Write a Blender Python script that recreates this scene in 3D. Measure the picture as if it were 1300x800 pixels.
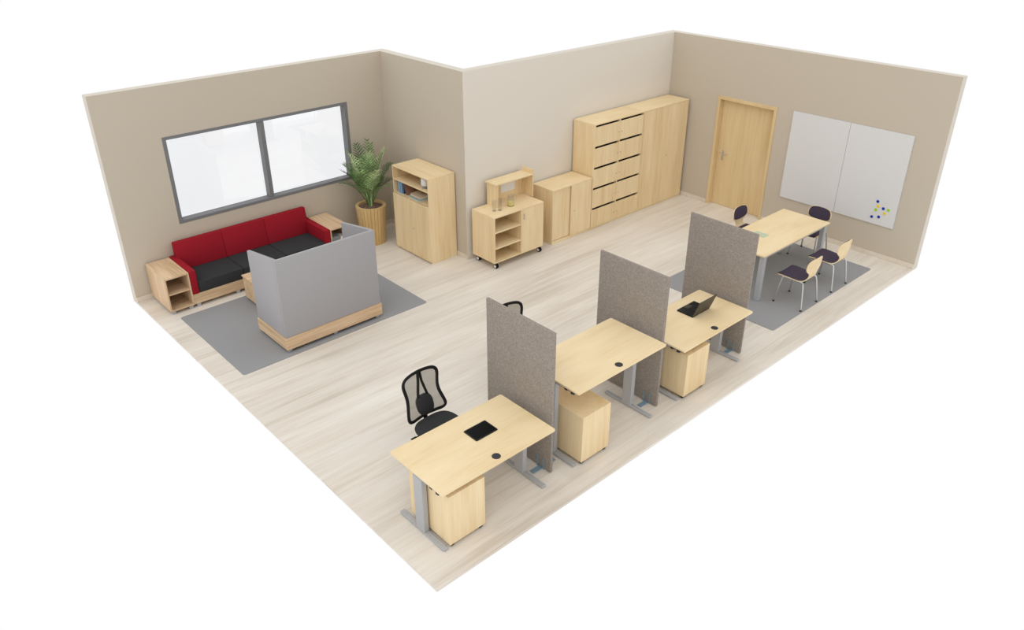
import bpy, bmesh, math, random
from mathutils import Vector, Matrix
random.seed(7)
PI = math.pi
for o in list(bpy.data.objects): bpy.data.objects.remove(o, do_unlink=True)
SC = bpy.context.scene
COL = SC.collection

# ------------------------------------------------------------------ camera
cd = bpy.data.cameras.new('camera'); cam = bpy.data.objects.new('camera', cd); COL.objects.link(cam)
cam.location = (-2.81568, -11.20704, 5.478)
cam.rotation_euler = (1.0825, 0, -0.7399)
cd.sensor_fit = 'HORIZONTAL'; cd.sensor_width = 36
cd.lens = 1003.8 / 1300 * 36
cd.shift_y = -(400 - 378.57) / 1300
cd.clip_end = 200
SC.camera = cam

# ------------------------------------------------------------------ light
wd = bpy.data.worlds.new('studio_sky'); SC.world = wd; wd.use_nodes = True
bg = wd.node_tree.nodes['Background']; bg.inputs[0].default_value = (1, 1, 1, 1); bg.inputs[1].default_value = 1.0
sl = bpy.data.lights.new('sun', 'SUN'); sun = bpy.data.objects.new('sun', sl); COL.objects.link(sun)
sl.energy = 0.55; sl.angle = math.radians(50); sl.color = (1, .985, .96)
sun.location = (-4, -6, 9)
sun.rotation_euler = Vector((0.55, 0.35, -1.0)).to_track_quat('-Z', 'Y').to_euler()
SC.view_settings.view_transform = 'Standard'
SC.view_settings.look = 'None'
SC.view_settings.exposure = 0.0
SC.view_settings.gamma = 1.0
SC.view_settings.use_curve_mapping = False

# ------------------------------------------------------------------ materials
def lin(c):
    f = lambda v: v / 12.92 if v <= .04045 else ((v + .055) / 1.055) ** 2.4
    return tuple(f(v / 255) for v in c) + (1,)
def newmat(name):
    m = bpy.data.materials.new(name); m.use_nodes = True
    nt = m.node_tree; return m, nt, nt.nodes['Principled BSDF']
def plain(name, c, rough=.6, metal=0.0, spec=.3, noise=0.0, nscale=200, bump=0.0):
    m, nt, b = newmat(name)
    b.inputs['Base Color'].default_value = lin(c); b.inputs['Roughness'].default_value = rough
    b.inputs['Metallic'].default_value = metal; b.inputs['Specular IOR Level'].default_value = spec
    if noise or bump:
        tc = nt.nodes.new('ShaderNodeTexCoord'); n = nt.nodes.new('ShaderNodeTexNoise')
        n.inputs['Scale'].default_value = nscale; n.inputs['Detail'].default_value = 4
        nt.links.new(tc.outputs['Object'], n.inputs['Vector'])
        if noise:
            r = nt.nodes.new('ShaderNodeValToRGB'); e = r.color_ramp.elements
            e[0].position = .3; e[1].position = .7
            e[0].color = lin([max(0, v * (1 - noise)) for v in c]); e[1].color = lin([min(255, v * (1 + noise)) for v in c])
            nt.links.new(n.outputs['Fac'], r.inputs['Fac']); nt.links.new(r.outputs['Color'], b.inputs['Base Color'])
        if bump:
            bp = nt.nodes.new('ShaderNodeBump'); bp.inputs['Strength'].default_value = bump; bp.inputs['Distance'].default_value = .003
            nt.links.new(n.outputs['Fac'], bp.inputs['Height']); nt.links.new(bp.outputs['Normal'], b.inputs['Normal'])
    return m
def wood(name, light, mid, dark, axis, across=14, along=.9, rough=.5, mott=.5, planks=None, fine=.28):
    """grain stretched along `axis`, plus a slow mottling; object coordinates shifted per object"""
    m, nt, b = newmat(name); N = nt.nodes.new; L = nt.links.new
    tc = N('ShaderNodeTexCoord'); oi = N('ShaderNodeObjectInfo')
    mul = N('ShaderNodeVectorMath'); mul.operation = 'SCALE'; mul.inputs[0].default_value = (7.3, 5.1, 3.7)
    L(oi.outputs['Random'], mul.inputs['Scale'])
    add = N('ShaderNodeVectorMath'); add.operation = 'ADD'
    L(tc.outputs['Object'], add.inputs[0]); L(mul.outputs[0], add.inputs[1])
    sc = [across] * 3; sc['xyz'.index(axis)] = along
    mp = N('ShaderNodeMapping'); mp.inputs['Scale'].default_value = sc; L(add.outputs[0], mp.inputs['Vector'])
    n1 = N('ShaderNodeTexNoise'); n1.inputs['Scale'].default_value = 1.0; n1.inputs['Detail'].default_value = 8
    n1.inputs['Roughness'].default_value = .65; n1.inputs['Distortion'].default_value = .6
    L(mp.outputs[0], n1.inputs['Vector'])
    sc2 = [across * .28] * 3; sc2['xyz'.index(axis)] = along * .8
    mp2 = N('ShaderNodeMapping'); mp2.inputs['Scale'].default_value = sc2; L(add.outputs[0], mp2.inputs['Vector'])
    n2 = N('ShaderNodeTexNoise'); n2.inputs['Scale'].default_value = 1.0; n2.inputs['Detail'].default_value = 3
    L(mp2.outputs[0], n2.inputs['Vector'])
    mx = N('ShaderNodeMix'); mx.data_type = 'FLOAT'; mx.inputs['Factor'].default_value = mott
    L(n1.outputs['Fac'], mx.inputs['A']); L(n2.outputs['Fac'], mx.inputs['B'])
    r = N('ShaderNodeValToRGB'); e = r.color_ramp.elements
    e[0].position = .36; e[0].color = lin(dark); e[1].position = .64; e[1].color = lin(light)
    k = e.new(.5); k.color = lin(mid)
    sc3 = [across * 6] * 3; sc3['xyz'.index(axis)] = along * 2.2
    mp3 = N('ShaderNodeMapping'); mp3.inputs['Scale'].default_value = sc3; L(add.outputs[0], mp3.inputs['Vector'])
    n3 = N('ShaderNodeTexNoise'); n3.inputs['Scale'].default_value = 1.0; n3.inputs['Detail'].default_value = 3
    L(mp3.outputs[0], n3.inputs['Vector'])
    mx3 = N('ShaderNodeMix'); mx3.data_type = 'FLOAT'; mx3.inputs['Factor'].default_value = fine
    L(mx.outputs['Result'], mx3.inputs['A']); L(n3.outputs['Fac'], mx3.inputs['B'])
    L(mx3.outputs['Result'], r.inputs['Fac'])
    out = r.outputs['Color']
    if planks:
        br = N('ShaderNodeTexBrick'); br.inputs['Scale'].default_value = 1
        br.inputs['Brick Width'].default_value = planks[0]; br.inputs['Row Height'].default_value = planks[1]
        br.inputs['Mortar Size'].default_value = .0015; br.inputs['Mortar Smooth'].default_value = .3
        br.inputs['Color1'].default_value = (.94, .94, .94, 1); br.inputs['Color2'].default_value = (1.05, 1.05, 1.05, 1)
        br.inputs['Mortar'].default_value = (.86, .84, .82, 1); br.offset = .37
        L(tc.outputs['Object'], br.inputs['Vector'])
        mm = N('ShaderNodeMix'); mm.data_type = 'RGBA'; mm.blend_type = 'MULTIPLY'; mm.inputs['Factor'].default_value = .4
        L(out, mm.inputs['A']); L(br.outputs['Color'], mm.inputs['B']); out = mm.outputs['Result']
    L(out, b.inputs['Base Color']); b.inputs['Roughness'].default_value = rough; b.inputs['Specular IOR Level'].default_value = .25
    return m
def glassy(name, tint=(1, 1, 1), tr=.94, ior=1.45):
    m = bpy.data.materials.new(name); m.use_nodes = True; nt = m.node_tree; nt.nodes.clear(); N = nt.nodes.new
    o = N('ShaderNodeOutputMaterial'); t = N('ShaderNodeBsdfTransparent'); t.inputs[0].default_value = tuple(v * tr for v in tint) + (1,)
    g = N('ShaderNodeBsdfGlossy'); g.inputs['Roughness'].default_value = .02; g.inputs[0].default_value = (1, 1, 1, 1)
    f = N('ShaderNodeFresnel'); f.inputs['IOR'].default_value = ior; x = N('ShaderNodeMixShader')
    ge = N('ShaderNodeNewGeometry'); iv = N('ShaderNodeMath'); iv.operation = 'SUBTRACT'; iv.inputs[0].default_value = 1
    mu = N('ShaderNodeMath'); mu.operation = 'MULTIPLY'
    nt.links.new(ge.outputs['Backfacing'], iv.inputs[1]); nt.links.new(iv.outputs[0], mu.inputs[0]); nt.links.new(f.outputs[0], mu.inputs[1])
    nt.links.new(mu.outputs[0], x.inputs[0]); nt.links.new(t.outputs[0], x.inputs[1]); nt.links.new(g.outputs[0], x.inputs[2]); nt.links.new(x.outputs[0], o.inputs[0])
    return m
def mesh_fabric(name, c, alpha):
    m = bpy.data.materials.new(name); m.use_nodes = True; nt = m.node_tree; nt.nodes.clear(); N = nt.nodes.new
    o = N('ShaderNodeOutputMaterial'); t = N('ShaderNodeBsdfTransparent'); d = N('ShaderNodeBsdfDiffuse'); d.inputs[0].default_value = lin(c)
    x = N('ShaderNodeMixShader'); x.inputs[0].default_value = alpha
    nt.links.new(t.outputs[0], x.inputs[1]); nt.links.new(d.outputs[0], x.inputs[2]); nt.links.new(x.outputs[0], o.inputs[0])
    return m

ML, MM, MD = (239, 219, 181), (232, 208, 165), (220, 190, 143)
maple = {a: wood('maple_' + a, ML, MM, MD, a) for a in 'yz'}
maple['x'] = wood('maple_x', (238, 218, 180), (233, 211, 169), (224, 198, 152), 'x', across=10, along=1.3, mott=.6, fine=.18)
OL, OM, OD = (227, 202, 170), (210, 180, 145), (180, 147, 111)
oak = {a: wood('oak_' + a, OL, OM, OD, a, across=22, along=1.1, mott=.35) for a in 'xyz'}
doorwood = wood('door_wood', (226, 203, 158), (218, 192, 146), (206, 176, 128), 'z', across=11, along=.7)
bamboo = wood('pot_wood', (222, 194, 142), (213, 182, 128), (198, 164, 110), 'z', across=18)
floor_m = wood('floor_planks', (231, 225, 215), (221, 213, 201), (202, 191, 176), 'x', across=10, along=.6, rough=.45, mott=.42, planks=(1.9, .24), fine=.24)
trim_m = wood('trim_planks', (226, 217, 203), (219, 208, 192), (208, 195, 178), 'x', across=9, along=.6)
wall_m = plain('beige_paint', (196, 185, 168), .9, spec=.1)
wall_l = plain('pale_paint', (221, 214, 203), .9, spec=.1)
wall_e = plain('edge_tone', (210, 203, 192), .9, spec=.1)  # paler tone for the wall tops and outer end faces
M = dict(
    red=plain('red_fabric', (150, 27, 40), .85, spec=.15, noise=.06, nscale=350),
    black_fab=plain('charcoal_fabric', (55, 56, 57), .9, spec=.15, noise=.1, nscale=350),
    greyfelt=plain('grey_felt', (166, 164, 166), .95, spec=.1, noise=.03, nscale=300, bump=.1),
    taupe=plain('taupe_felt', (148, 139, 130), .95, spec=.1, noise=.13, nscale=95, bump=.2),
    rug=plain('grey_carpet', (150, 150, 151), 1, spec=.05, noise=.07, nscale=260, bump=.3),
    steel=plain('silver_paint', (172, 173, 175), .42, spec=.5),
    chrome=plain('chrome', (205, 206, 208), .25, metal=.85),
    dark=plain('dark_plastic', (40, 40, 42), .5),
    black=plain('black_plastic', (14, 14, 15), .4),
    gloss=plain('black_screen', (6, 6, 7), .3, spec=.08),
    lap=plain('laptop_shell', (72, 66, 58), .45, spec=.3),
    keys=plain('laptop_keys', (30, 31, 34), .6),
    grom=plain('grommet_grey', (52, 54, 58), .5),
    blue_steel=plain('blue_grey_steel', (128, 154, 170), .5),
    plum=plain('plum_fabric', (74, 65, 79), .95, spec=.1, noise=.12, nscale=300),
    frame=plain('window_grey', (120, 120, 121), .5, spec=.3),
    white=plain('white_board', (216, 215, 214), .35, spec=.3),
    silver=plain('board_edge', (200, 200, 200), .4, metal=.3),
    paper=plain('white_paper', (232, 230, 228), .8),
    m_blue=plain('magnet_blue', (12, 48, 160), .35), m_yel=plain('magnet_yellow', (232, 200, 16), .35), m_grn=plain('magnet_green', (150, 200, 20), .35),
    green_paper=plain('green_paper', (182, 200, 170), .6),
    soil=plain('soil', (104, 84, 74), 1, noise=.5, nscale=45, bump=.8),
    stem=plain('palm_stem', (128, 142, 88), .6, noise=.15, nscale=30),
    leaf=plain('palm_leaf', (112, 142, 88), .45, spec=.35, noise=.22, nscale=9), leaf_lit=plain('palm_leaf_lit', (182, 200, 148), .45, spec=.35, noise=.2, nscale=9), leaf_shaded=plain('palm_leaf_shaded', (62, 92, 54), .45, spec=.35, noise=.2, nscale=9),  # leaf colour plus copies with highlight and inner shade painted in
    book_b=plain('book_blue', (136, 172, 204), .7), book_l=plain('book_pale', (196, 200, 205), .7), book_d=plain('book_navy', (70, 92, 128), .7),
    book_br=plain('book_brown', (150, 112, 90), .7), book_be=plain('book_beige', (206, 190, 164), .7), book_t=plain('book_teal', (160, 190, 192), .7),
    book_g=plain('book_grey', (134, 134, 136), .7), pages=plain('book_pages', (236, 230, 216), .9),
    lemon=plain('lemon_drink', (230, 214, 130), .3),
    pane=glassy('window_glass', (.985, .99, 1), .985, 1.9), glass=glassy('drinking_glass', (.97, .98, 1), .965, 1.55),
    mesh=mesh_fabric('chair_mesh', (126, 119, 107), .6),
)

# ------------------------------------------------------------------ builders
class MB:
    def __init__(s): s.bm = bmesh.new()
    def box(s, x0, x1, y0, y1, z0, z1, bev=0.0, seg=1, mat=None):
        r = bmesh.ops.create_cube(s.bm, size=1); vs = r['verts']
        T = Matrix.Translation(((x0 + x1) / 2, (y0 + y1) / 2, (z0 + z1) / 2)) @ Matrix.Diagonal((x1 - x0, y1 - y0, z1 - z0, 1))
        if mat is not None: T = mat @ T
        bmesh.ops.transform(s.bm, matrix=T, verts=vs)
        if bev:
            es = list({e for v in vs for e in v.link_edges})
            bmesh.ops.bevel(s.bm, geom=es, offset=bev, segments=seg, profile=.5, affect='EDGES')
        return s
    def cyl(s, p, q, r0, r1=None, n=20):
        p, q = Vector(p), Vector(q); d = q - p; r1 = r0 if r1 is None else r1
        T = Matrix.Translation((p + q) / 2) @ d.to_track_quat('Z', 'Y').to_matrix().to_4x4()
        bmesh.ops.create_cone(s.bm, cap_ends=True, segments=n, radius1=r0, radius2=r1, depth=d.length, matrix=T); return s
    def tube(s, pts, r, n=10, closed=False, flat=None):
        pts = [Vector(p) for p in pts]; rings = []; m = len(pts); up = None
        for i, p in enumerate(pts):
            if closed: t = pts[(i + 1) % m] - pts[i - 1]
            else: t = pts[min(i + 1, m - 1)] - pts[max(i - 1, 0)]
            t.normalize()
            if flat is not None: a = Vector(flat); a = (a - t * a.dot(t)).normalized()
            else:
                if up is None: up = Vector((0, 0, 1)) if abs(t.z) < .9 else Vector((1, 0, 0))
                a = (up - t * up.dot(t)).normalized(); up = a
            b = t.cross(a); ri = r(i / (m - 1)) if callable(r) else r
            ra, rb = ri if isinstance(ri, tuple) else (ri, ri)
            rings.append([s.bm.verts.new(p + a * ra * math.cos(2 * PI * k / n) + b * rb * math.sin(2 * PI * k / n)) for k in range(n)])
        rng = range(m) if closed else range(m - 1)
        for i in rng:
            A, B = rings[i], rings[(i + 1) % m]
            for k in range(n): s.bm.faces.new((A[k], A[(k + 1) % n], B[(k + 1) % n], B[k]))
        if not closed: s.bm.faces.new(list(reversed(rings[0]))); s.bm.faces.new(rings[-1])
        return s
    def lathe(s, prof, n=32, c=(0, 0, 0)):
        rings = []
        for r, z in prof:
            if r < 1e-6: rings.append([s.bm.verts.new((c[0], c[1], c[2] + z))])
            else: rings.append([s.bm.verts.new((c[0] + r * math.cos(2 * PI * k / n), c[1] + r * math.sin(2 * PI * k / n), c[2] + z)) for k in range(n)])
        for A, B in zip(rings, rings[1:]):
            for k in range(n):
                a0, a1, b0, b1 = A[k % len(A)], A[(k + 1) % len(A)], B[k % len(B)], B[(k + 1) % len(B)]
                f = []
                for v in (a0, a1, b1, b0):
                    if v not in f: f.append(v)
                if len(f) >= 3: s.bm.faces.new(f)
        return s
    def prism(s, poly, z0, z1, bev=0.0, T=None):
        lo = [s.bm.verts.new((x, y, z0)) for x, y in poly]; hi = [s.bm.verts.new((x, y, z1)) for x, y in poly]
        n = len(poly); fs = [s.bm.faces.new(list(reversed(lo))), s.bm.faces.new(hi)]
        for k in range(n): s.bm.faces.new((lo[k], lo[(k + 1) % n], hi[(k + 1) % n], hi[k]))
        if T is not None: bmesh.ops.transform(s.bm, matrix=T, verts=lo + hi)
        if bev:
            bmesh.ops.bevel(s.bm, geom=list(fs[0].edges) + list(fs[1].edges), offset=bev, segments=2, profile=.5, affect='EDGES')
        return s
    def grid(s, rows, thick):
        V = [[s.bm.verts.new(p) for p in r] for r in rows]; fs = []
        for i in range(len(V) - 1):
            for j in range(len(V[0]) - 1): fs.append(s.bm.faces.new((V[i][j], V[i][j + 1], V[i + 1][j + 1], V[i + 1][j])))
        bmesh.ops.recalc_face_normals(s.bm, faces=fs)
        if thick: bmesh.ops.solidify(s.bm, geom=fs, thickness=thick)
        return s
    def build(s, name, mat, parent=None, smooth=False, label=None, loc=None):
        bmesh.ops.recalc_face_normals(s.bm, faces=s.bm.faces[:])
        me = bpy.data.meshes.new(name); s.bm.to_mesh(me); s.bm.free()
        mats = mat if isinstance(mat, (list, tuple)) else [mat]
        for m in mats: me.materials.append(m)
        if smooth:
            me.polygons.foreach_set('use_smooth', [True] * len(me.polygons))
            try: me.set_sharp_from_angle(angle=math.radians(35))
            except Exception: pass
        o = bpy.data.objects.new(name, me); COL.objects.link(o)
        if parent: o.parent = parent
        if label: o['label'] = label
        if loc: o.location = loc
        return o
def rrect(x0, x1, y0, y1, r, n=6):
    P = []
    for cx, cy, a in ((x1 - r, y1 - r, 0), (x0 + r, y1 - r, 90), (x0 + r, y0 + r, 180), (x1 - r, y0 + r, 270)):
        for k in range(n + 1):
            t = math.radians(a + 90 * k / n); P.append((cx + r * math.cos(t), cy + r * math.sin(t)))
    return P
def tag(o, label, cat, group=None):
    o['label'] = label; o['category'] = cat
    if group: o['group'] = group
    return o
def thing(name, label, cat, loc=(0, 0, 0), rz=0, group=None):
    o = bpy.data.objects.new(name, None); COL.objects.link(o); o.location = loc; o.rotation_euler = (0, 0, rz)
    o.empty_display_size = .1
    return tag(o, label, cat, group)
def dup(root, loc=None, rz=None, label=None):
    def cp(o, par):
        c = o.copy(); COL.objects.link(c)
        if par: c.parent = par
        for ch in list(o.children): cp(ch, c)
        return c
    r = cp(root, None)
    if loc is not None: r.location = loc
    if rz is not None: r.rotation_euler = (0, 0, rz)
    if label: r['label'] = label
    return r
def struct(o): o['kind'] = 'structure'; return o
def cat_rom(pts, n):
    out = []; m = len(pts)
    for i in range(n):
        t = i / (n - 1) * (m - 1); k = min(int(t), m - 2); f = t - k
        p0, p1, p2, p3 = pts[max(k - 1, 0)], pts[k], pts[k + 1], pts[min(k + 2, m - 1)]
        out.append(tuple(.5 * (2 * b + (c - a) * f + (2 * a - 5 * b + 4 * c - d) * f * f + (3 * b - a - 3 * c + d) * f ** 3) for a, b, c, d in zip(p0, p1, p2, p3)))
    return out

# ------------------------------------------------------------------ the room
W, D, H, S, XA, TH = 9.505, 7.152, 3.0, 2.113, 4.51, .15
DY0, DY1, DZ = -3.262, -4.336, 1.988        # door opening
WX0, WX1, WZ0, WZ1 = .826, 3.805, 1.005, 2.297
b = MB(); poly = [(0, -D), (W, -D), (W, DY1), (W + .13, DY1), (W + .13, DY0), (W, DY0), (W, -S), (XA, -S), (XA, 0), (0, 0)]
b.prism(poly, -.03, 0)
struct(b.build('floor', floor_m))
b = MB()
b.box(0, WX0, 0, TH, -.03, H).box(WX1, XA + TH, 0, TH, -.03, H).box(WX0, WX1, 0, TH, -.03, WZ0).box(WX0, WX1, 0, TH, WZ1, H)
struct(b.build('wall_back', wall_m))
struct(MB().box(XA, XA + TH, -S + TH, 0, -.03, H).build('wall_step', wall_m))
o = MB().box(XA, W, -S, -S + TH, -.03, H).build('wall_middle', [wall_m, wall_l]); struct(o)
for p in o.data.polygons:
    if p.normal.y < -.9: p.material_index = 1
b = MB()
b.box(W, W + TH, DY0, -S + TH, -.03, H).box(W, W + TH, -D, DY1, -.03, H).box(W, W + TH, DY1, DY0, DZ, H)
struct(b.build('wall_right', wall_m))
BH, BT = .075, .012
struct(MB().box(0, XA - BT, -BT, 0, 0, BH, .003).build('baseboard_back', trim_m))
struct(MB().box(XA - BT, XA, -S - BT, 0, 0, BH, .003).build('baseboard_step', trim_m))
struct(MB().box(XA, W - BT, -S - BT, -S, 0, BH, .003).build('baseboard_middle', trim_m))
struct(MB().box(W - BT, W, -3.20, -S, 0, BH, .003).box(W - BT, W, -D, -4.392, 0, BH, .003).build('baseboard_right', trim_m))
for nm in ('wall_back', 'wall_step', 'wall_middle', 'wall_right'):
    o = bpy.data.objects[nm]; o.data.materials.append(wall_e); k = len(o.data.materials) - 1
    for p in o.data.polygons:
        c = p.center
        if (p.normal.z > .9 and c.z > H - .01) or (nm == 'wall_back' and p.normal.x < -.9 and c.x < .01) or (nm == 'wall_right' and p.normal.y < -.9 and c.y < -D + .01): p.material_index = k
# window
w = thing('window_1', 'wide two pane window with grey frame in the beige back wall', 'window', (0, 0, 0)); struct(w)
FW = .054
b = MB()
b.box(WX0, WX0 + FW, -.006, .13, WZ0, WZ1, .003).box(WX1 - FW, WX1, -.006, .13, WZ0, WZ1, .003)
b.box(WX0 + FW, WX1 - FW, -.006, .13, WZ1 - FW + .008, WZ1, .003).box(WX0 + FW, WX1 - FW, -.006, .13, WZ0, WZ0 + FW - .008, .003)
b.build('window_frame', M['frame'], w)
MB().box(2.283, 2.349, 0.0, .13, WZ0 + FW - .008, WZ1 - FW + .008, .003).build('mullion', M['frame'], w)
MB().box(WX0 + FW, 2.283, .102, .108, WZ0 + FW - .008, WZ1 - FW + .008).build('pane', M['pane'], w)
MB().box(2.349, WX1 - FW, .102, .108, WZ0 + FW - .008, WZ1 - FW + .008).build('pane', M['pane'], w)
# door
d = thing('door_1', 'plain pale wood door in a deep wooden frame in the right wall', 'door', (W, (DY0 + DY1) / 2, 0)); struct(d)
hy = (DY0 - DY1) / 2; oy = .589
b = MB()
b.box(-.015, .13, hy - .001, oy, 0, 2.045, .003).box(-.015, .13, -oy, -hy + .001, 0, 2.045, .003).box(-.015, .13, -hy, hy, DZ - .001, 2.045, .003)
fr = b.build('door_frame', doorwood, d)
MB().box(.095, .13, -hy + .002, hy - .002, .004, DZ - .003, .002).build('door_leaf', doorwood, d)
h = MB().box(.088, .096, hy - .135, hy - .095, .86, 1.05, .003).cyl((.09, hy - .115, 1.0), (.045, hy - .115, 1.0), .009).cyl((.05, hy - .108, 1.0), (.05, hy - .235, 1.0), .009).build('door_handle', M['chrome'], d, True)

# ------------------------------------------------------------------ rugs
o = MB().prism(rrect(0, 2.852, -1.975, 0, .035), 0, .008, .002).build('area_rug', M['rug'], loc=(.279, -.882, 0))
tag(o, 'grey rectangular carpet under the high-backed grey bench', 'rug')
o = MB().prism(rrect(0, 2.87, -1.975, 0, .035), 0, .008, .002).build('area_rug', M['rug'], loc=(6.132, -4.735, 0))
tag(o, 'grey rectangular carpet under the meeting table and chairs', 'rug')
RZ = .008

# ------------------------------------------------------------------ sofa
def foot(b, x, y, z0, z1): b.box(x - .028, x + .028, y - .022, y + .022, z0, z1, .004)
X0, X1 = .568, 2.845
t = thing('sofa', 'red three-seat sofa with charcoal seat cushions on a wooden base under the window', 'sofa', (0, 0, 0))
MB().box(X0, X1, -.725, -.02, .05, .205, .003).build('base', oak['x'], t, label='pale oak base')
for x in (X0 + .065, 1.235, 1.95, X1 - .09):
    for y in (-.695, -.07):
        f = MB(); foot(f, x, y, 0, .052); f.build('foot', M['steel'], t)
for a in (X0, X1 - .098):
    MB().box(a, a + .098, -.735, -.02, .205, .572, .012, 3).build('armrest', M['red'], t, True)
cx0, cw = X0 + .1, (X1 - X0 - .2) / 3
for k in range(3):
    MB().box(cx0 + k * cw + .002, cx0 + (k + 1) * cw - .002, -.728, -.16, .205, .377, .014, 3).build('seat_cushion', M['black_fab'], t, True, label='charcoal seat cushion')
    xa, xb = cx0 + k * cw + .001 - (0 if k else .03), cx0 + (k + 1) * cw - .001 + (.03 if k == 2 else 0)
    T = Matrix(((0, 0, 1, 0), (1, 0, 0, 0), (0, 1, 0, 0), (0, 0, 0, 1)))
    b = MB(); b.prism([(-.196, .377), (-.045, .377), (-.045, .788), (-.122, .788)], xa, xb, 0, T)
    bmesh.ops.bevel(b.bm, geom=b.bm.edges[:], offset=.008, segments=2, profile=.5, affect='EDGES')
    b.build('back_cushion', M['red'], t, True)
MB().box(X0 + .10, X1 - .10, -.044, -.02, .205, .74, .006, 2).build('backrest', M['red'], t, True)

# side cabinets
def side_cabinet(x0, x1, label):
    t = thing('side_cabinet', label, 'cabinet', (x0, -.735, 0)); w = x1 - x0; dp = .70; th = .02
    b = MB()
    b.box(0, th, 0, dp, .05, .54, .001).box(w - th, w, 0, dp, .05, .54, .001)
    b.box(th, w - th, 0, dp, .05, .07, .001).box(th, w - th, dp - .012, dp, .07, .54)
    b.build('carcass', oak['z'], t)
    MB().box(0, w, 0, dp, .54, .562, .0015).build('top_panel', oak['y'], t)
    MB().box(th, w - th, .01, dp - .012, .295, .315, .001).build('shelf', oak['x'], t)
    for x in (.045, w - .045):
        for y in (.04, dp - .05):
            f = MB(); foot(f, x, y, 0, .052); f.build('foot', M['steel'], t)
    return t
side_cabinet(.222, .564, 'oak cabinet with two open shelves at left end of red sofa')
side_cabinet(2.850, 3.19, 'oak cabinet at right end of red sofa behind grey bench')
b = MB().box(0, .15, 0, .19, 0, .085, .008, 2).build('storage_box', M['book_g'], loc=(2.885, -.70, .315))
tag(b, 'small grey box inside the oak cabinet right of sofa', 'box')
b = MB().box(0, .10, 0, .17, 0, .05, .004).build('storage_box', M['paper'], loc=(3.045, -.69, .315))
tag(b, 'small white box inside the oak cabinet right of sofa', 'box')

# coffee table
t = thing('coffee_table', 'low oak box table between the red sofa and the grey bench', 'table', (1.225, -.985, RZ))
MB().box(-.012, .72, -.56, .012, .372, .392, .002).build('tabletop', oak['x'], t)
MB().box(0, .708, -.548, 0, .04, .372, .002).build('body', oak['x'], t)
for x in (.05, .66):
    for y in (-.05, -.5):
        f = MB(); f.cyl((x, y, 0), (x, y, .042), .022); f.build('foot', M['dark'], t)

# grey high-back bench
BX0, BX1, BY0, BY1 = .93, 2.408, -2.78, -1.985
t = thing('high_back_bench', 'light grey bench with tall wrap-around felt screen, its back to us', 'bench', (0, 0, RZ))
for y in (BY0, BY1 - .02): MB().box(BX0, BX1, y, y + .02, .045, .215, .002).build('base_board', oak['x'], t, label='pale oak board of the base')
for x in (BX0 + .0005, BX1 - .0205): MB().box(x, x + .02, BY0 + .02, BY1 - .02, .045, .2145, .001).build('base_board', oak['y'], t, label='pale oak board of the base')
MB().box(BX0 + .021, BX1 - .021, BY0 + .02, BY1 - .02, .19, .2145).build('platform', oak['x'], t)
for x in (BX0 + .055, (BX0 + BX1) / 2, BX1 - .065):
    for y in (BY0 + .05, BY1 - .06):
        f = MB(); foot(f, x, y, 0, .046); f.build('foot', M['steel'], t)
pt = .045; zt = 1.322; zf = 1.203
b = MB()
b.box(BX0 + .012, BX1 - .012, BY0 + .012, BY0 + .012 + pt, .215, zt, .008, 2)
b.build('back_panel', M['greyfelt'], t, True)
for xa in (BX0 + .012, BX1 - .012 - pt):
    y0, y1 = BY0 + .012 + pt, BY1 - .002
    T = Matrix(((0, 0, 1, xa), (1, 0, 0, 0), (0, 1, 0, 0), (0, 0, 0, 1)))
    MB().prism([(y0, .215), (y1, .215), (y1, zf), (y0, zt)], 0, pt, .006, T).build('side_panel', M['greyfelt'], t, True)
MB().box(BX0 + .06, BX1 - .06, BY0 + .06, BY1 - .01, .215, .39, .014, 3).build('seat_cushion', M['black_fab'], t, True, label='charcoal seat cushion')

# ------------------------------------------------------------------ palm
PX, PY, PZ = 3.80, -.46, .665
t = thing('potted_palm', 'green palm in a ribbed wooden planter beside the window', 'plant', (PX, PY, 0))
n = 208; b = MB(); rings = []
def ribr(k):
    u = (k % 8) / 8; return 1.0 - (.055 if k % 8 == 0 else .012 * abs(2 * u - 1.125) ** 2)
for z, r, rib in ((0, .20, 1), (.0, .208, 1), (PZ - .03, .252, 1), (PZ - .004, .255, 1), (PZ, .250, 0), (PZ, .205, 0), (PZ - .06, .20, 0), (PZ - .06, .001, 0)):
    rings.append([b.bm.verts.new((r * (ribr(k) if rib else 1) * math.cos(2 * PI * k / n), r * (ribr(k) if rib else 1) * math.sin(2 * PI * k / n), z)) for k in range(n)])
for A, B_ in zip(rings, rings[1:]):
    for k in range(n): b.bm.faces.new((A[k], A[(k + 1) % n], B_[(k + 1) % n], B_[k]))
b.bm.faces.new(rings[0])
pot = b.build('pot', bamboo, t)
b = MB(); b.lathe([(0, .02), (.1, .018), (.17, .01), (.204, 0), (.204, -.02), (0, -.02)], 32, (0, 0, PZ - .04)); b.build('soil', M['soil'], pot)
rnd = random.Random(5)
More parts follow.
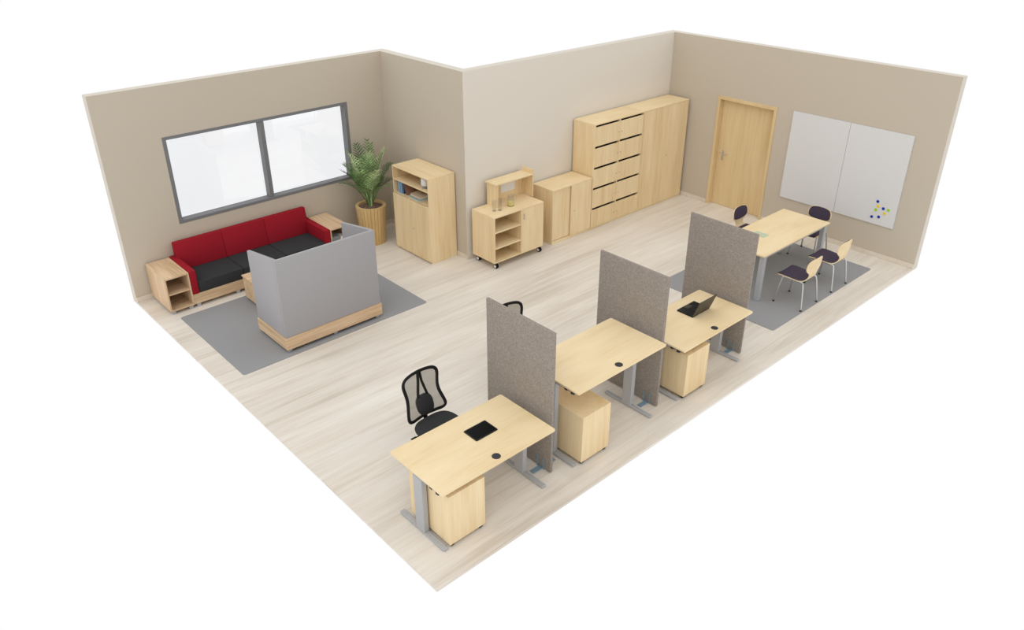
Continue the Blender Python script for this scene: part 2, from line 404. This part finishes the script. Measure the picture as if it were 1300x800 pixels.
def frond(az, rise, reach, droop, L0, tone):
    """curved rachis with two rows of narrow leaflets pointing outward and up"""
    b = MB(); ca, sa = math.cos(az), math.sin(az)
    if sa > .2: reach *= 1 - .22 * sa
    pts = []
    for i in range(25):
        u = i / 24
        r = .03 + reach * (u ** 1.35); z = rise * (u ** .95) - droop * u ** 3.2
        pts.append(Vector((r * ca - .05 * u, r * sa - .02 * u, PZ - .04 + z * 1.08)))
    b.tube(pts, lambda u: .0075 * (1 - u * .82), 6)
    nl = 14
    for i in range(nl):
        u = .38 + .62 * i / (nl - 1); f = u * 24; k = min(int(f), 23); p = pts[k].lerp(pts[k + 1], f - k)
        tg = (pts[k + 1] - pts[k]).normalized(); side = Vector((-sa, ca, 0)); nor = side.cross(tg).normalized()
        if nor.z < 0 or (abs(nor.z) < .2 and nor.x * ca + nor.y * sa > 0): nor = -nor
        ll = L0 * (.42 + .85 * math.sin(PI * min(1, (u - .22) / .80) ** .75)) * (.88 + .24 * rnd.random())
        for sg in (-1, 1):
            d = (side * sg * .86 + tg * (.55 + .6 * u * u) + nor * (.26 + .16 * rnd.random())).normalized()
            wv = d.cross(nor).normalized() * .0088
            q = []
            for j in range(5):
                v = j / 4; c = p + d * ll * v + Vector((0, 0, -1)) * ll * .22 * v * v
                wd_ = (.6, 1, .9, .55, .05)[j]; P = [c - wv * wd_ + nor * .003 * wd_, c, c + wv * wd_ + nor * .003 * wd_]
                for w_ in P: w_.y = min(w_.y, .44)
                q.append([b.bm.verts.new(w_) for w_ in P])
            for A, B_ in zip(q, q[1:]):
                b.bm.faces.new((A[0], A[1], B_[1], B_[0])); b.bm.faces.new((A[1], A[2], B_[2], B_[1]))
    return b.build('frond', M[tone], t)
TN = ('leaf', 'leaf_lit', 'leaf', 'leaf_shaded')  # lit and shaded leaf colours cycle from frond to frond
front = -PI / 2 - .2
frond(front, .92, .16, .02, .20, 'leaf_lit'); frond(front + 2.2, 1.02, .10, .0, .19, 'leaf'); frond(front - 2.0, 1.02, .12, .0, .19, 'leaf')
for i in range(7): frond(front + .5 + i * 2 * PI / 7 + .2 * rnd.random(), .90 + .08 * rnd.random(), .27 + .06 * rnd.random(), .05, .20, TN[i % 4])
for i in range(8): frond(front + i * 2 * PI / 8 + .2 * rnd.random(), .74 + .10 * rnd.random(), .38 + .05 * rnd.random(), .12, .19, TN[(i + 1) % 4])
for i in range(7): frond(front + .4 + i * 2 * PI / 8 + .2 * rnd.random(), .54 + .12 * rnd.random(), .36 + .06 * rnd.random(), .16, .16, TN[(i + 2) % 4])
for i in range(7):
    a = i * 2.4; MB().tube([(.03 * math.cos(a), .03 * math.sin(a), PZ - .05), (.045 * math.cos(a), .045 * math.sin(a), PZ + .15), (.075 * math.cos(a), .075 * math.sin(a), PZ + .33)], .009, 8).build('stem', M['stem'], t, True)

# ------------------------------------------------------------------ cabinets
def lock(parent, p, d, T=None):
    p = Vector(p); d = Vector(d)
    MB().cyl(p, p + d * .006, .009, n=14).build('lock', M['chrome'], parent, True)
# bookcase against the step wall, front faces -X; local axes = world
t = thing('bookcase', 'tall maple cabinet with open shelves above two doors, beside the palm', 'cabinet', (3.972, -1.865, 0))
w, dp, h, th = .95, .522, 1.425, .02
b = MB()
b.box(0, dp, 0, th, 0, h - th, .001).box(0, dp, w - th, w, 0, h - th, .001)
b.box(dp - .01, dp, th, w - th, .05, h - th).box(.02, dp - .01, th, w - th, .03, .05).box(.02, dp - .01, th, w - th, .95, .97)
b.build('carcass', maple['z'], t)
MB().box(0, dp, 0, w, h - th, h, .0015).build('top_panel', maple['y'], t)
MB().box(.005, dp - .01, th, w - th, 1.19, 1.21, .001).build('shelf', maple['y'], t)
MB().box(.012, .03, th, w - th, 0, .03).build('plinth', maple['y'], t)
for a, c, ly in ((.003, w / 2 - .0015, None), (w / 2 + .0015, w - .003, 0)):
    dd = MB().box(-.018, .0, a, c, .032, .965, .0015).build('door', maple['z'], t)
    if ly is None: lock(dd, (-.018, w / 2 - .05, .495), (-1, 0, 0))
def book(name, mat, loc, sx, sy, sz, label, rot=(0, 0, 0), axis='stand'):
    t = thing(name, label, 'book', loc, 0, 'books in the bookcase'); t.rotation_euler = rot
    c = .003
    b = MB()
    if axis == 'stand':     # spine faces -X, thickness along Y
        b.box(0, sx, 0, c, 0, sz).box(0, sx, sy - c, sy, 0, sz).box(0, c, 0, sy, 0, sz)
        b.build('cover', mat, t); MB().box(c, sx - .006, c, sy - c, .004, sz - .004).build('pages', M['pages'], t)
    else:                   # lying, spine faces -X
        b.box(0, sx, 0, sy, 0, c).box(0, sx, 0, sy, sz - c, sz).box(0, c, 0, sy, 0, sz)
        b.build('cover', mat, t); MB().box(c, sx - .006, .004, sy - .004, c, sz - c).build('pages', M['pages'], t)
    return t
bz = .97
book('book', M['book_l'], (4.03, -.985, bz), .15, .022, .19, 'pale grey book standing leftmost in the bookcase')
book('book', M['book_b'], (4.02, -1.040, bz), .16, .05, .20, 'light blue book standing second from left in bookcase')
book('book', M['book_b'], (4.02, -1.092, bz), .16, .048, .195, 'blue book standing between a light blue and a navy one')
book('book', M['book_d'], (4.04, -1.122, bz), .15, .022, .185, 'navy book standing next to the leaning brown one')
book('book', M['book_br'], (4.03, -1.213, bz + .0069), .15, .018, .195, 'brown book leaning against the navy one in bookcase', rot=(math.radians(-22), 0, 0))
book('book', M['book_t'], (4.01, -1.60, bz), .18, .30, .03, 'teal book lying at the bottom of the small pile in bookcase', axis='lie')
book('book', M['book_be'], (4.02, -1.575, bz + .03), .15, .26, .045, 'thick beige book lying on the teal one in bookcase', axis='lie')
t = thing('storage_jar', 'white jar with grey lower part on the top shelf of the bookcase', 'jar', (4.07, -1.665, 1.21))
MB().lathe([(0, 0), (.045, 0), (.05, .02), (.05, .05), (0, .05)], 24).build('base', M['book_g'], t, True)
MB().lathe([(0, .05), (.062, .05), (.068, .06), (.068, .155), (.06, .165), (0, .165)], 28).build('body', M['paper'], t, True)

# trolley against the middle wall
TX0, TX1, TY0, TY1 = 4.562, 5.622, -2.722, -2.19
t = thing('kitchen_trolley', 'maple trolley on casters with raised shelf, glasses and a jug', 'trolley', (TX0, TY0, 0))
w, dp = TX1 - TX0, TY1 - TY0; z0, z1 = .112, .887; th = .02; xs = .575
b = MB()
b.box(0, th, 0, dp, z0, z1 - th, .001).box(w - th, w, .019, dp, z0, z1 - th, .001).box(xs - .01, xs + .01, 0, dp - .01, z0 + th, z1 - th, .001)
b.box(th, w - th, 0.0, dp, z0, z0 + th, .001).box(th, w - th, dp - .01, dp, z0 + th, z1 - th)
b.build('carcass', maple['z'], t)
MB().box(0, w, 0, dp, z1 - th, z1, .0015).build('worktop', maple['x'], t)
for z in (.613, .346): MB().box(th, xs - .01, .004, dp - .01, z, z + .02, .001).build('shelf', maple['x'], t)
dr = MB().box(xs + .002, w - .001, -.001, .018, z0 + .002, z1 - th - .002, .0015).build('door', maple['z'], t)
MB().box(xs + .04, xs + .055, -.022, -.014, .70, .80, .002).cyl((xs + .0475, 0, .715), (xs + .0475, -.016, .715), .004, n=8).cyl((xs + .0475, 0, .785), (xs + .0475, -.016, .785), .004, n=8).build('handle', M['chrome'], dr)
for x in (.055, w - .055):
    for y in (.055, dp - .055):
        c = MB().box(x - .02, x + .02, y - .02, y + .02, .098, z0, .002).tube([(x, y, .1), (x + .012, y - .004, .062), (x + .016, y - .006, .04)], .012, 8).build('caster', M['dark'], t)
        wh = MB()
        for s in (-1, 1): wh.cyl((x + .018 + s * .007, y - .006, .038), (x + .018 + s * .024, y - .006, .038), .038, n=24)
        wh.build('wheel', M['black'], c, True)
        for s in (-1, 1): MB().cyl((x + .018 + s * .024, y - .006, .038), (x + .018 + s * .027, y - .006, .038), .025, n=20).build('hub', M['paper'], c, True)
ux0, ux1, uy0, uy1 = 4.880 - TX0, 5.655 - TX0, -2.44 - TY0, -2.185 - TY0
b = MB()
b.box(ux0, ux0 + th, uy0, uy1, z1, 1.255, .001).box(ux1 - th, ux1, uy0, uy1, z1, 1.345, .0015)
b.box(ux0 + th, ux1 - th, uy1 - .01, uy1, z1, 1.255)
b.build('shelf_stand', maple['z'], t)
MB().box(ux0 - .03, ux1 - th, uy0, uy1, 1.255, 1.278, .0015).build('upper_shelf', maple['x'], t)
o = MB().box(0, .30, -.004, 0, 0, .21).build('pale_patch', M['paper'], loc=(5.165, -2.196, 1.0))  # thin white rectangle on the back of the shelf stand
tag(o, 'pale flat patch on the back of the raised trolley shelf', 'paper')
def tumbler(x, y, h, r, label):
    o = MB().lathe([(0, 0), (r * .88, 0), (r, h), (r - .004, h), (r * .88 - .004, .012), (0, .012)], 28).build('drinking_glass', M['glass'], None, True, loc=(x, y, .887))
    return tag(o, label, 'glass', 'tumblers on the trolley')
tumbler(4.765, -2.49, .175, .036, 'clear empty tumbler nearest the left end of the trolley top')
tumbler(4.850, -2.53, .195, .036, 'taller clear tumbler standing between other tumbler and the jug')
t = thing('jug', 'clear glass jug with yellow drink on the trolley top', 'jug', (5.105, -2.50, .887))
MB().lathe([(0, 0), (.052, 0), (.056, .03), (.06, .12), (.056, .17), (.06, .185), (.056, .185), (.052, .17), (.056, .12), (.052, .03), (.048, .008), (0, .008)], 32).build('body', M['glass'], t, True)
MB().lathe([(0, .009), (.047, .009), (.0515, .03), (.0525, .07), (0, .07)], 32).build('drink', M['lemon'], t, True, label='yellow drink')
MB().tube(cat_rom([(.05, -.01, .165), (.085, -.015, .165), (.1, -.018, .13), (.092, -.016, .08), (.055, -.01, .055)], 16), .006, 8).build('handle', M['glass'], t, True)

# sideboard
t = thing('sideboard', 'low maple cabinet with two sliding doors between trolley and pigeonhole cabinet', 'cabinet', (5.918, -2.637, 0))
w, dp, h = .942, .49, .967
b = MB()
b.box(0, th, 0, dp, 0, h - th, .001).box(w - th, w, 0, dp, 0, h - th, .001).box(th, w - th, .02, dp, .03, .05).box(th, w - th, dp - .01, dp, .05, h - th)
b.build('carcass', maple['z'], t)
MB().box(0, w, 0, dp, h - th, h, .0015).build('top_panel', maple['x'], t)
MB().box(th, w - th, .012, .03, 0, .05).build('plinth', maple['x'], t)
MB().box(th, w / 2, .03, .046, .052, h - th - .002, .001).build('door', maple['z'], t)
dr = MB().box(w / 2 - .03, w - .001, -.002, .016, .052, h - th - .002, .0015).build('door', maple['z'], t); lock(dr, (w / 2 + .045, -.002, .49), (0, -1, 0))

# pigeonhole cabinet
t = thing('pigeonhole_cabinet', 'tall maple cabinet with ten slotted locker doors', 'cabinet', (6.886, -2.627, 0))
w, dp, h = 1.272, .49, 1.88; pit = .367; zs = [.012 + pit * k for k in range(5)]
b = MB()
b.box(0, th, .0, dp, 0, h - th, .001).box(w - th, w, 0, dp, 0, h - th, .001).box(th, w - th, dp - .01, dp, .012, h - th)
b.box(w / 2 - .01, w / 2 + .01, .0, dp - .01, .03, h - th)
for k in range(5): b.box(th, w - th, .02, dp - .01, .032 + pit * k, .044 + pit * k)
b.build('carcass', maple['z'], t)
MB().box(0, w, 0, dp, h - th, h, .0015).build('top_panel', maple['x'], t)
MB().box(th, w - th, .012, .02, 0, .022).build('plinth', maple['x'], t)
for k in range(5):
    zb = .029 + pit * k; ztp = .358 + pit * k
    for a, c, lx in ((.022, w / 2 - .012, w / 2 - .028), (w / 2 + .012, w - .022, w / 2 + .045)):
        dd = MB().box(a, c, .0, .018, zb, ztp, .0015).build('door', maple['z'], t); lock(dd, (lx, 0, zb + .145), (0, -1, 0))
    MB().box(.02, w - .02, .06, .07, zb + .02, ztp + .034).build('slot_shade', M['black'], t, label='black sheet standing in for the shade behind the slot')  # black sheet painted in as the shade inside the slots

# tall two-door cabinet
t = thing('tall_cabinet', 'tall maple cupboard with two plain doors beside the room door', 'cabinet', (8.166, -2.627, 0))
w = 1.284
b = MB()
b.box(0, th, 0.0, dp, 0, h - th, .001).box(w - th, w, 0.0, dp, 0, h - th, .001).box(th, w - th, .02, dp, .03, .05).box(th, w - th, dp - .01, dp, .05, h - th)
b.build('carcass', maple['z'], t)
MB().box(0, w, 0, dp, h - th, h, .0015).build('top_panel', maple['x'], t)
MB().box(th, w - th, .012, .02, 0, .03).build('plinth', maple['x'], t)
MB().box(th + .002, w / 2 - .0015, .0, .018, .032, h - th - .003, .0015).build('door', maple['z'], t)
dr = MB().box(w / 2 + .0015, w - th - .002, .0, .018, .032, h - th - .003, .0015).build('door', maple['z'], t); lock(dr, (w / 2 + .085, 0, .935), (0, -1, 0))

# ------------------------------------------------------------------ whiteboards and magnets
for a, c, lb in ((-4.697, -5.699, 'white board panel nearer the door on the right wall'), (-5.701, -6.706, 'white board panel holding the coloured magnets')):
    t = thing('whiteboard', lb, 'whiteboard', (W - .0205, (a + c) / 2, .545), 0, 'whiteboard panels')
    hw = (a - c) / 2
    MB().box(0, .006, -hw + .002, hw - .002, .002, 1.509).build('writing_surface', M['white'], t)
    MB().box(.004, .02, -hw, hw, 0, 1.511, .002).build('backing', M['silver'], t)
for y, z, m, lb in ((-6.385, .926, 'm_blue', 'blue round magnet at the top of the cluster'),
                    (-6.407, .852, 'm_yel', 'yellow round magnet just below the topmost blue one'),
                    (-6.383, .785, 'm_grn', 'green round magnet at the left below the upper yellow one'),
                    (-6.494, .835, 'm_blue', 'blue round magnet between the upper yellow and right green ones'),
                    (-6.575, .831, 'm_grn', 'green round magnet at the right edge of the cluster'),
                    (-6.529, .761, 'm_yel', 'yellow round magnet below the middle blue and right green ones'),
                    (-6.342, .655, 'm_blue', 'blue round magnet at the bottom left of the cluster'),
                    (-6.451, .681, 'm_blue', 'blue round magnet at the bottom right of the cluster')):
    o = MB().cyl((0, 0, 0), (-.009, 0, 0), .024, .021, 24).build('magnet', M[m], None, True, loc=(W - .0205, y, z)); tag(o, lb, 'magnet', 'magnets on the whiteboard')

# ------------------------------------------------------------------ meeting table
t = thing('meeting_table', 'maple meeting table with square silver legs on the grey carpet', 'table', (7.60, -5.715, RZ))
MB().box(-.93, .93, -.402, .402, .715, .74, .003).build('tabletop', maple['x'], t)
for x in (-.895, .82):
    for y in (-.385, .31): MB().box(x, x + .075, y, y + .075, 0, .714, .006, 2).build('leg', M['steel'], t)
MB().box(-.82, .82, -.36, -.335, .66, .714, .002).box(-.82, .82, .335, .36, .66, .714, .002).build('frame', M['steel'], t)
o = MB().box(0, .15, -.21, 0, 0, .004).build('leaflet', M['green_paper'], loc=(7.245, -5.535, RZ + .74))
o = tag(o, 'pale green leaflet lying on the meeting table', 'paper')
MB().box(.045, .11, -.15, -.09, .004, .0045).build('picture', M['book_be'], o)

# ------------------------------------------------------------------ meeting chairs
PROF = [(.240, .416, .185), (.234, .424, .205), (.15, .430, .207), (0, .424, .20), (-.09, .422, .192), (-.142, .433, .16), (-.168, .462, .118), (-.179, .50, .10),
        (-.184, .545, .125), (-.189, .60, .188), (-.197, .66, .20), (-.205, .715, .19), (-.210, .752, .155), (-.213, .768, .09)]
def shell_rows(u0, u1, n, wf, off, m=11, ends=None):
    P = cat_rom(PROF, 161); rows = []
    for i in range(n):
        f = (u0 + (u1 - u0) * i / (n - 1)) * 160; k = min(int(f), 159); fr = f - k
        y, z, wv = [a + (c - a) * fr for a, c in zip(P[k], P[k + 1])]
        ty, tz = P[k + 1][0] - P[k][0], P[k + 1][1] - P[k][1]; l = math.hypot(ty, tz); ny, nz = tz / l, -ty / l   # towards the sitter
        if ny < 0 and nz < 0: ny, nz = -ny, -nz
        v = i / (n - 1); e = 1.0
        if ends: e = min(1, (1 - max(0, 1 - v / ends) ** 3) ** .34) * min(1, (1 - max(0, 1 - (1 - v) / ends) ** 3) ** .34)
        hw = wv * wf * max(e, .15)
        up = max(0, min(1, (z - .5) / .15))
        row = []
        for j in range(m):
            s = -1 + 2 * j / (m - 1)
            row.append((hw * s, y + ny * off + up * .022 * (s * hw / .2) ** 2, z + nz * off + (1 - up) * .012 * (s * hw / .2) ** 2))
        rows.append(row)
    return rows
def make_chair(loc, rz, label):
    t = thing('meeting_chair', label, 'chair', loc, rz, 'chairs around the meeting table')
    MB().grid(shell_rows(0, 1, 60, 1, 0), .010).build('shell', maple['y'], t, True)
    MB().grid(shell_rows(.022, .41, 30, .97, .008, ends=.04), .010).build('seat_pad', M['plum'], t, True, label='dark plum seat pad')
    MB().grid(shell_rows(.645, .985, 24, .91, .008, ends=.22), .010).build('back_pad', M['plum'], t, True, label='dark plum back pad')
    for sx in (-1, 1):
        for sy in (-1, 1):
            l = MB().tube(cat_rom([(sx * .222, sy * .218, .012), (sx * .20, sy * .185, .25), (sx * .186, sy * .16, .385), (sx * .178, sy * .13, .410), (sx * .178, sy * .05, .412)], 18), .0122, 10).build('leg', M['chrome'], t, True)
            MB().cyl((sx * .222, sy * .218, 0), (sx * .221, sy * .2175, .022), .015, n=14).build('foot_cap', M['dark'], l, True)
        MB().tube([(sx * .178, -.13, .411), (sx * .178, .13, .412)], .0105, 10).build('side_rail', M['chrome'], t, True)
    MB().tube([(-.178, -.02, .405), (.178, -.02, .405)], .009, 8).tube([(-.178, .09, .405), (.178, .09, .405)], .009, 8).build('cross_rail', M['chrome'], t, True)
    return t
c0 = make_chair((7.117, -6.465, RZ + .001), 0, 'plywood chair with plum pads on near side of meeting table, by the partition')
dup(c0, (7.99, -6.465, RZ + .001), 0, 'plywood chair with plum pads on near side of meeting table, by the whiteboard magnets')
dup(c0, (8.750, -5.735, RZ + .001), PI / 2, 'plywood chair with plum pads at table end facing the room, back to whiteboard')
dup(c0, (8.02, -5.03, RZ + .001), PI, 'plywood chair with plum pads on far side of meeting table in front of door')

# ------------------------------------------------------------------ desks
def make_desk(loc, z, label):
    t = thing('desk', label, 'desk', loc, 0, 'workstation desks')
    MB().prism(rrect(0, 1.4, -.81, 0, .018, 4), z - .022, z, .003).build('desktop', maple['x'], t)
    MB().lathe([(0, z - .0), (.043, z), (.043, z + .003), (.037, z + .0045), (0, z + .004)], 28, (.70, -.725, 0)).build('grommet', M['grom'], t, True, label='dark cable grommet')
    for x in (.014, 1.28):
        MB().box(x, x + .052, -.765, -.075, .004, .03, .004).build('foot', M['steel'], t)
        MB().box(x - .002, x + .056, -.475, -.345, .03, z - .05, .004).build('column', M['steel'], t)
        MB().box(x + .004, x + .05, -.70, -.12, z - .052, z - .022, .002).build('support_arm', M['steel'], t)
    MB().box(.05, 1.29, -.43, -.39, z - .075, z - .035, .003).build('crossbeam', M['steel'], t)
    b = MB().box(.004, .050, -.735, -.595, z - .030, z - .0225, .002).cyl((.027, -.70, z - .062), (.027, -.70, z - .028), .018, n=16).box(.008, .046, -.735, -.715, z - .06, z - .028, .004).box(.008, .046, -.64, -.60, z - .055, z - .028, .004)
    b.build('end_bracket', M['grom'], t, label='dark metal bracket under the desktop edge')
    MB().box(.012, .042, -.69, -.645, z - .048, z - .031, .003).build('fixing', M['chrome'], t)
    return t
make_desk((.297, -6.088, 0), .72, 'maple desk with a black tablet on it, nearest to us')
make_desk((2.030, -6.070, 0), .97, 'empty maple desk raised higher than the two others')
make_desk((3.801, -6.066, 0), .72, 'maple desk with an open laptop on it')

def make_pedestal(loc, label):
    t = thing('pedestal', label, 'cabinet', loc, 0, 'drawer units under the desks')
    w, dp, h = .425, .60, .614
    b = MB(); b.box(0, .018, 0, dp - .02, .042, h - .02, .001).box(w - .018, w, 0, dp - .02, .042, h - .02, .001).box(.018, w - .018, .003, dp - .02, .042, h - .02).box(0, w, 0, dp, h - .02, h, .002)
    b.build('body', maple['z'], t)
    for a, c in ((.046, .235), (.239, .425), (.429, h - .023)):
        d = MB().box(.001, w - .001, dp - .02, dp, a, c, .0015).build('drawer', maple['x'], t)
        MB().box(w / 2 - .06, w / 2 + .06, dp + .018, dp + .026, (a + c) / 2 - .006, (a + c) / 2 + .006, .002).cyl((w / 2 - .05, dp, (a + c) / 2), (w / 2 - .05, dp + .02, (a + c) / 2), .004, n=8).cyl((w / 2 + .05, dp, (a + c) / 2), (w / 2 + .05, dp + .02, (a + c) / 2), .004, n=8).build('handle', M['chrome'], d)
    for x in (.04, w - .04):
        for y in (.035, dp - .06):
            MB().box(x - .022, x + .022, y - .022, y + .022, .034, .043).cyl((x - .016, y, .02), (x + .016, y, .02), .02, n=16).build('caster', M['black'], t)
    return t
p0 = make_pedestal((.383, -6.862, 0), 'maple drawer unit under the desk with the tablet')
dup(p0, (2.128, -6.870, 0), None, 'maple drawer unit under the raised empty desk')
dup(p0, (3.893, -6.868, 0), None, 'maple drawer unit under the desk with the laptop')

def make_partition(loc, label):
    t = thing('partition', label, 'partition', loc, 0, 'felt partitions between the desks')
    MB().box(-.016, .016, -.985, 0, .012, 1.69, .005, 2).build('panel', M['taupe'], t, True)
    for y in (-.84, -.15):
        b = MB().box(-.148, .183, y - .03, y + .03, 0, .009, .002)
        for yy in (y - .043, y + .043):
            for s in (-1, 1):
                b.box(s * .0195 - .003, s * .0195 + .003, yy - .008, yy + .008, .0, .148)
        b.box(-.0225, .0225, y - .054, y + .054, 0, .0095)
        b.build('foot_bracket', M['blue_steel'], t)
    return t
q0 = make_partition((1.818, -5.755, 0), 'taupe felt partition between the tablet desk and the raised desk')
dup(q0, (3.558, -5.757, 0), None, 'taupe felt partition between the raised desk and the laptop desk')
dup(q0, (5.290, -5.755, 0), None, 'taupe felt partition between the laptop desk and the meeting table')

# ------------------------------------------------------------------ devices
t = thing('tablet', 'black tablet lying on the nearest desk', 'tablet', (1.0, -6.325, .72))
MB().prism(rrect(0, .275, -.20, 0, .012, 4), 0, .009, .002).build('body', M['black'], t)
MB().box(.012, .263, -.188, -.012, .009, .0095).build('screen', M['gloss'], t)
t = thing('laptop', 'open black laptop on the farthest desk', 'laptop', (4.508, -6.465, .72))
MB().box(0, .352, 0, .238, 0, .018, .004, 2).build('base', M['black'], t)
b = MB()
for r in range(5):
    for k in range(13): b.box(.022 + k * .0237, .042 + k * .0237, .20 - .105 - .0 + r * .02 - .03, .20 - .088 + r * .02 - .03, .018, .0195)
b.build('keyboard', M['keys'], t)
MB().box(.125, .227, .165, .228, .018, .0188).build('touchpad', M['lap'], t)
T = Matrix.Translation((0, .004, .018)) @ Matrix.Rotation(math.radians(-70 + 90 - 2), 4, 'X').inverted().inverted()
T = Matrix.Translation((0, .006, .016)) @ Matrix.Rotation(math.radians(20), 4, 'X')
MB().box(.0, .352, -.008, .0, 0, .235, .002, 1, T).build('lid', M['lap'], t)
MB().box(.008, .344, .0, .0012, .012, .227, 0, 1, T).build('screen', M['gloss'], t)

# ------------------------------------------------------------------ office chairs
def make_office_chair(loc, rz, label):
    """local: sitter faces -Y, seat centre above the origin"""
    t = thing('office_chair', label, 'chair', loc, rz, 'office chairs at the desks')
    b = MB(); rows = []
    N = 40
    def sq(a, rx, ry): 
        c, s = math.cos(a), math.sin(a); e = .62
        return (rx * math.copysign(abs(c) ** e, c), ry * math.copysign(abs(s) ** e, s))
    prof = [(.90, .385), (.985, .395), (1, .415), (.97, .437), (.88, .448), (.6, .450), (.3, .447)]
    rings = []
    for f, z in prof:
        rings.append([b.bm.verts.new((sq(2 * PI * k / N, .25 * f, 0)[0], sq(2 * PI * k / N, 0, .24 * f)[1], z)) for k in range(N)])
    for A, B_ in zip(rings, rings[1:]):
        for k in range(N): b.bm.faces.new((A[k], A[(k + 1) % N], B_[(k + 1) % N], B_[k]))
    b.bm.faces.new(rings[-1]); b.bm.faces.new(list(reversed(rings[0])))
    b.build('seat', M['black_fab'], t, True)
    def bp(x, z):     # leaning and gently curved backrest surface
        v = (z - .47) / .5
        return Vector((x, .225 + .12 * v + .02 * math.sin(PI * v) - .35 * x * x, z))
    half = [(0, .485), (.12, .478), (.20, .476), (.237, .492), (.243, .525), (.228, .585), (.208, .66), (.203, .73), (.213, .80), (.222, .855), (.212, .905), (.17, .937), (.09, .952), (0, .957)]
    H2 = cat_rom(half, 40)
    loop = [bp(x, z) for x, z in H2] + [bp(-x, z) for x, z in reversed(H2[1:-1])]
    MB().tube(loop, (.012, .019), 10, True, flat=(0, 1, 0)).build('back_frame', M['black'], t, True)
    rows = []
    for x, z in H2[::1]:
        rows.append([bp(x * s / 5, z) for s in range(-5, 6)])
    MB().grid(rows[1:-1], 0).build('back_mesh', M['mesh'], t, True, label='see-through grey mesh')
    sp = MB()
    for s in (-1, 1):
        sp.tube([bp(s * .012, .95), bp(s * .022, .84), bp(s * .05, .72), bp(s * .068, .64)], (.017, .014), 8, flat=(0, 1, 0))
    sp.build('spine', M['black'], t, True)
    L = []
    b = MB(); prof = [(.0, -.03), (.7, -.028), (.95, -.02), (1, 0), (.95, .02), (.7, .028), (0, .03)]
    rings = []
    for f, dy in prof:
        f = max(f, .02)
        rings.append([b.bm.verts.new(bp(.105 * f * math.copysign(abs(math.cos(a)) ** .7, math.cos(a)), .585 + .105 * f * math.copysign(abs(math.sin(a)) ** .7, math.sin(a))) + Vector((0, dy, 0))) for a in [2 * PI * k / 28 for k in range(28)]])
    for A, B_ in zip(rings, rings[1:]):
        for k in range(28): b.bm.faces.new((A[k], A[(k + 1) % 28], B_[(k + 1) % 28], B_[k]))
    b.build('lumbar_pad', M['dark'], t, True)
    MB().tube([(0, .05, .37), (0, .22, .365), (0, .265, .42), bp(0, .50) + Vector((0, .02, 0)), bp(0, .58) + Vector((0, .02, 0))], (.028, .012), 8, flat=(1, 0, 0)).build('back_support', M['black'], t, True)
    MB().box(-.09, .09, -.10, .10, .345, .386, .01, 2).build('mechanism', M['black'], t)
    MB().tube([(-.08, .07, .376), (-.29, .08, .396)], .008, 8).box(-.335, -.27, .066, .094, .390, .402, .004).build('lever', M['black'], t)
    MB().cyl((0, 0, .10), (0, 0, .35), .028).cyl((0, 0, .06), (0, 0, .13), .045).build('gas_lift', M['black'], t, True)
    for k in range(5):
        a = k * 2 * PI / 5 + PI / 2; ca, sa = math.cos(a), math.sin(a)
        l = MB().tube([(.03 * ca, .03 * sa, .10), (.17 * ca, .17 * sa, .085), (.30 * ca, .30 * sa, .068)], lambda u: (.016, .024 - .01 * u), 8).build('base_leg', M['black'], t, True)
        x, y = .295 * ca, .295 * sa
        MB().cyl((x - sa * .025, y + ca * .025, .028), (x + sa * .025, y - ca * .025, .028), .028, n=18).cyl((x, y, .03), (x, y, .07), .008).build('caster', M['dark'], l, True)
    return t
oc = make_office_chair((1.125, -5.80, 0), math.radians(2), 'black mesh-backed office chair at the nearest desk')
dup(oc, (2.72, -5.33, 0), math.radians(-6), 'black mesh-backed office chair mostly hidden behind the nearest partition')
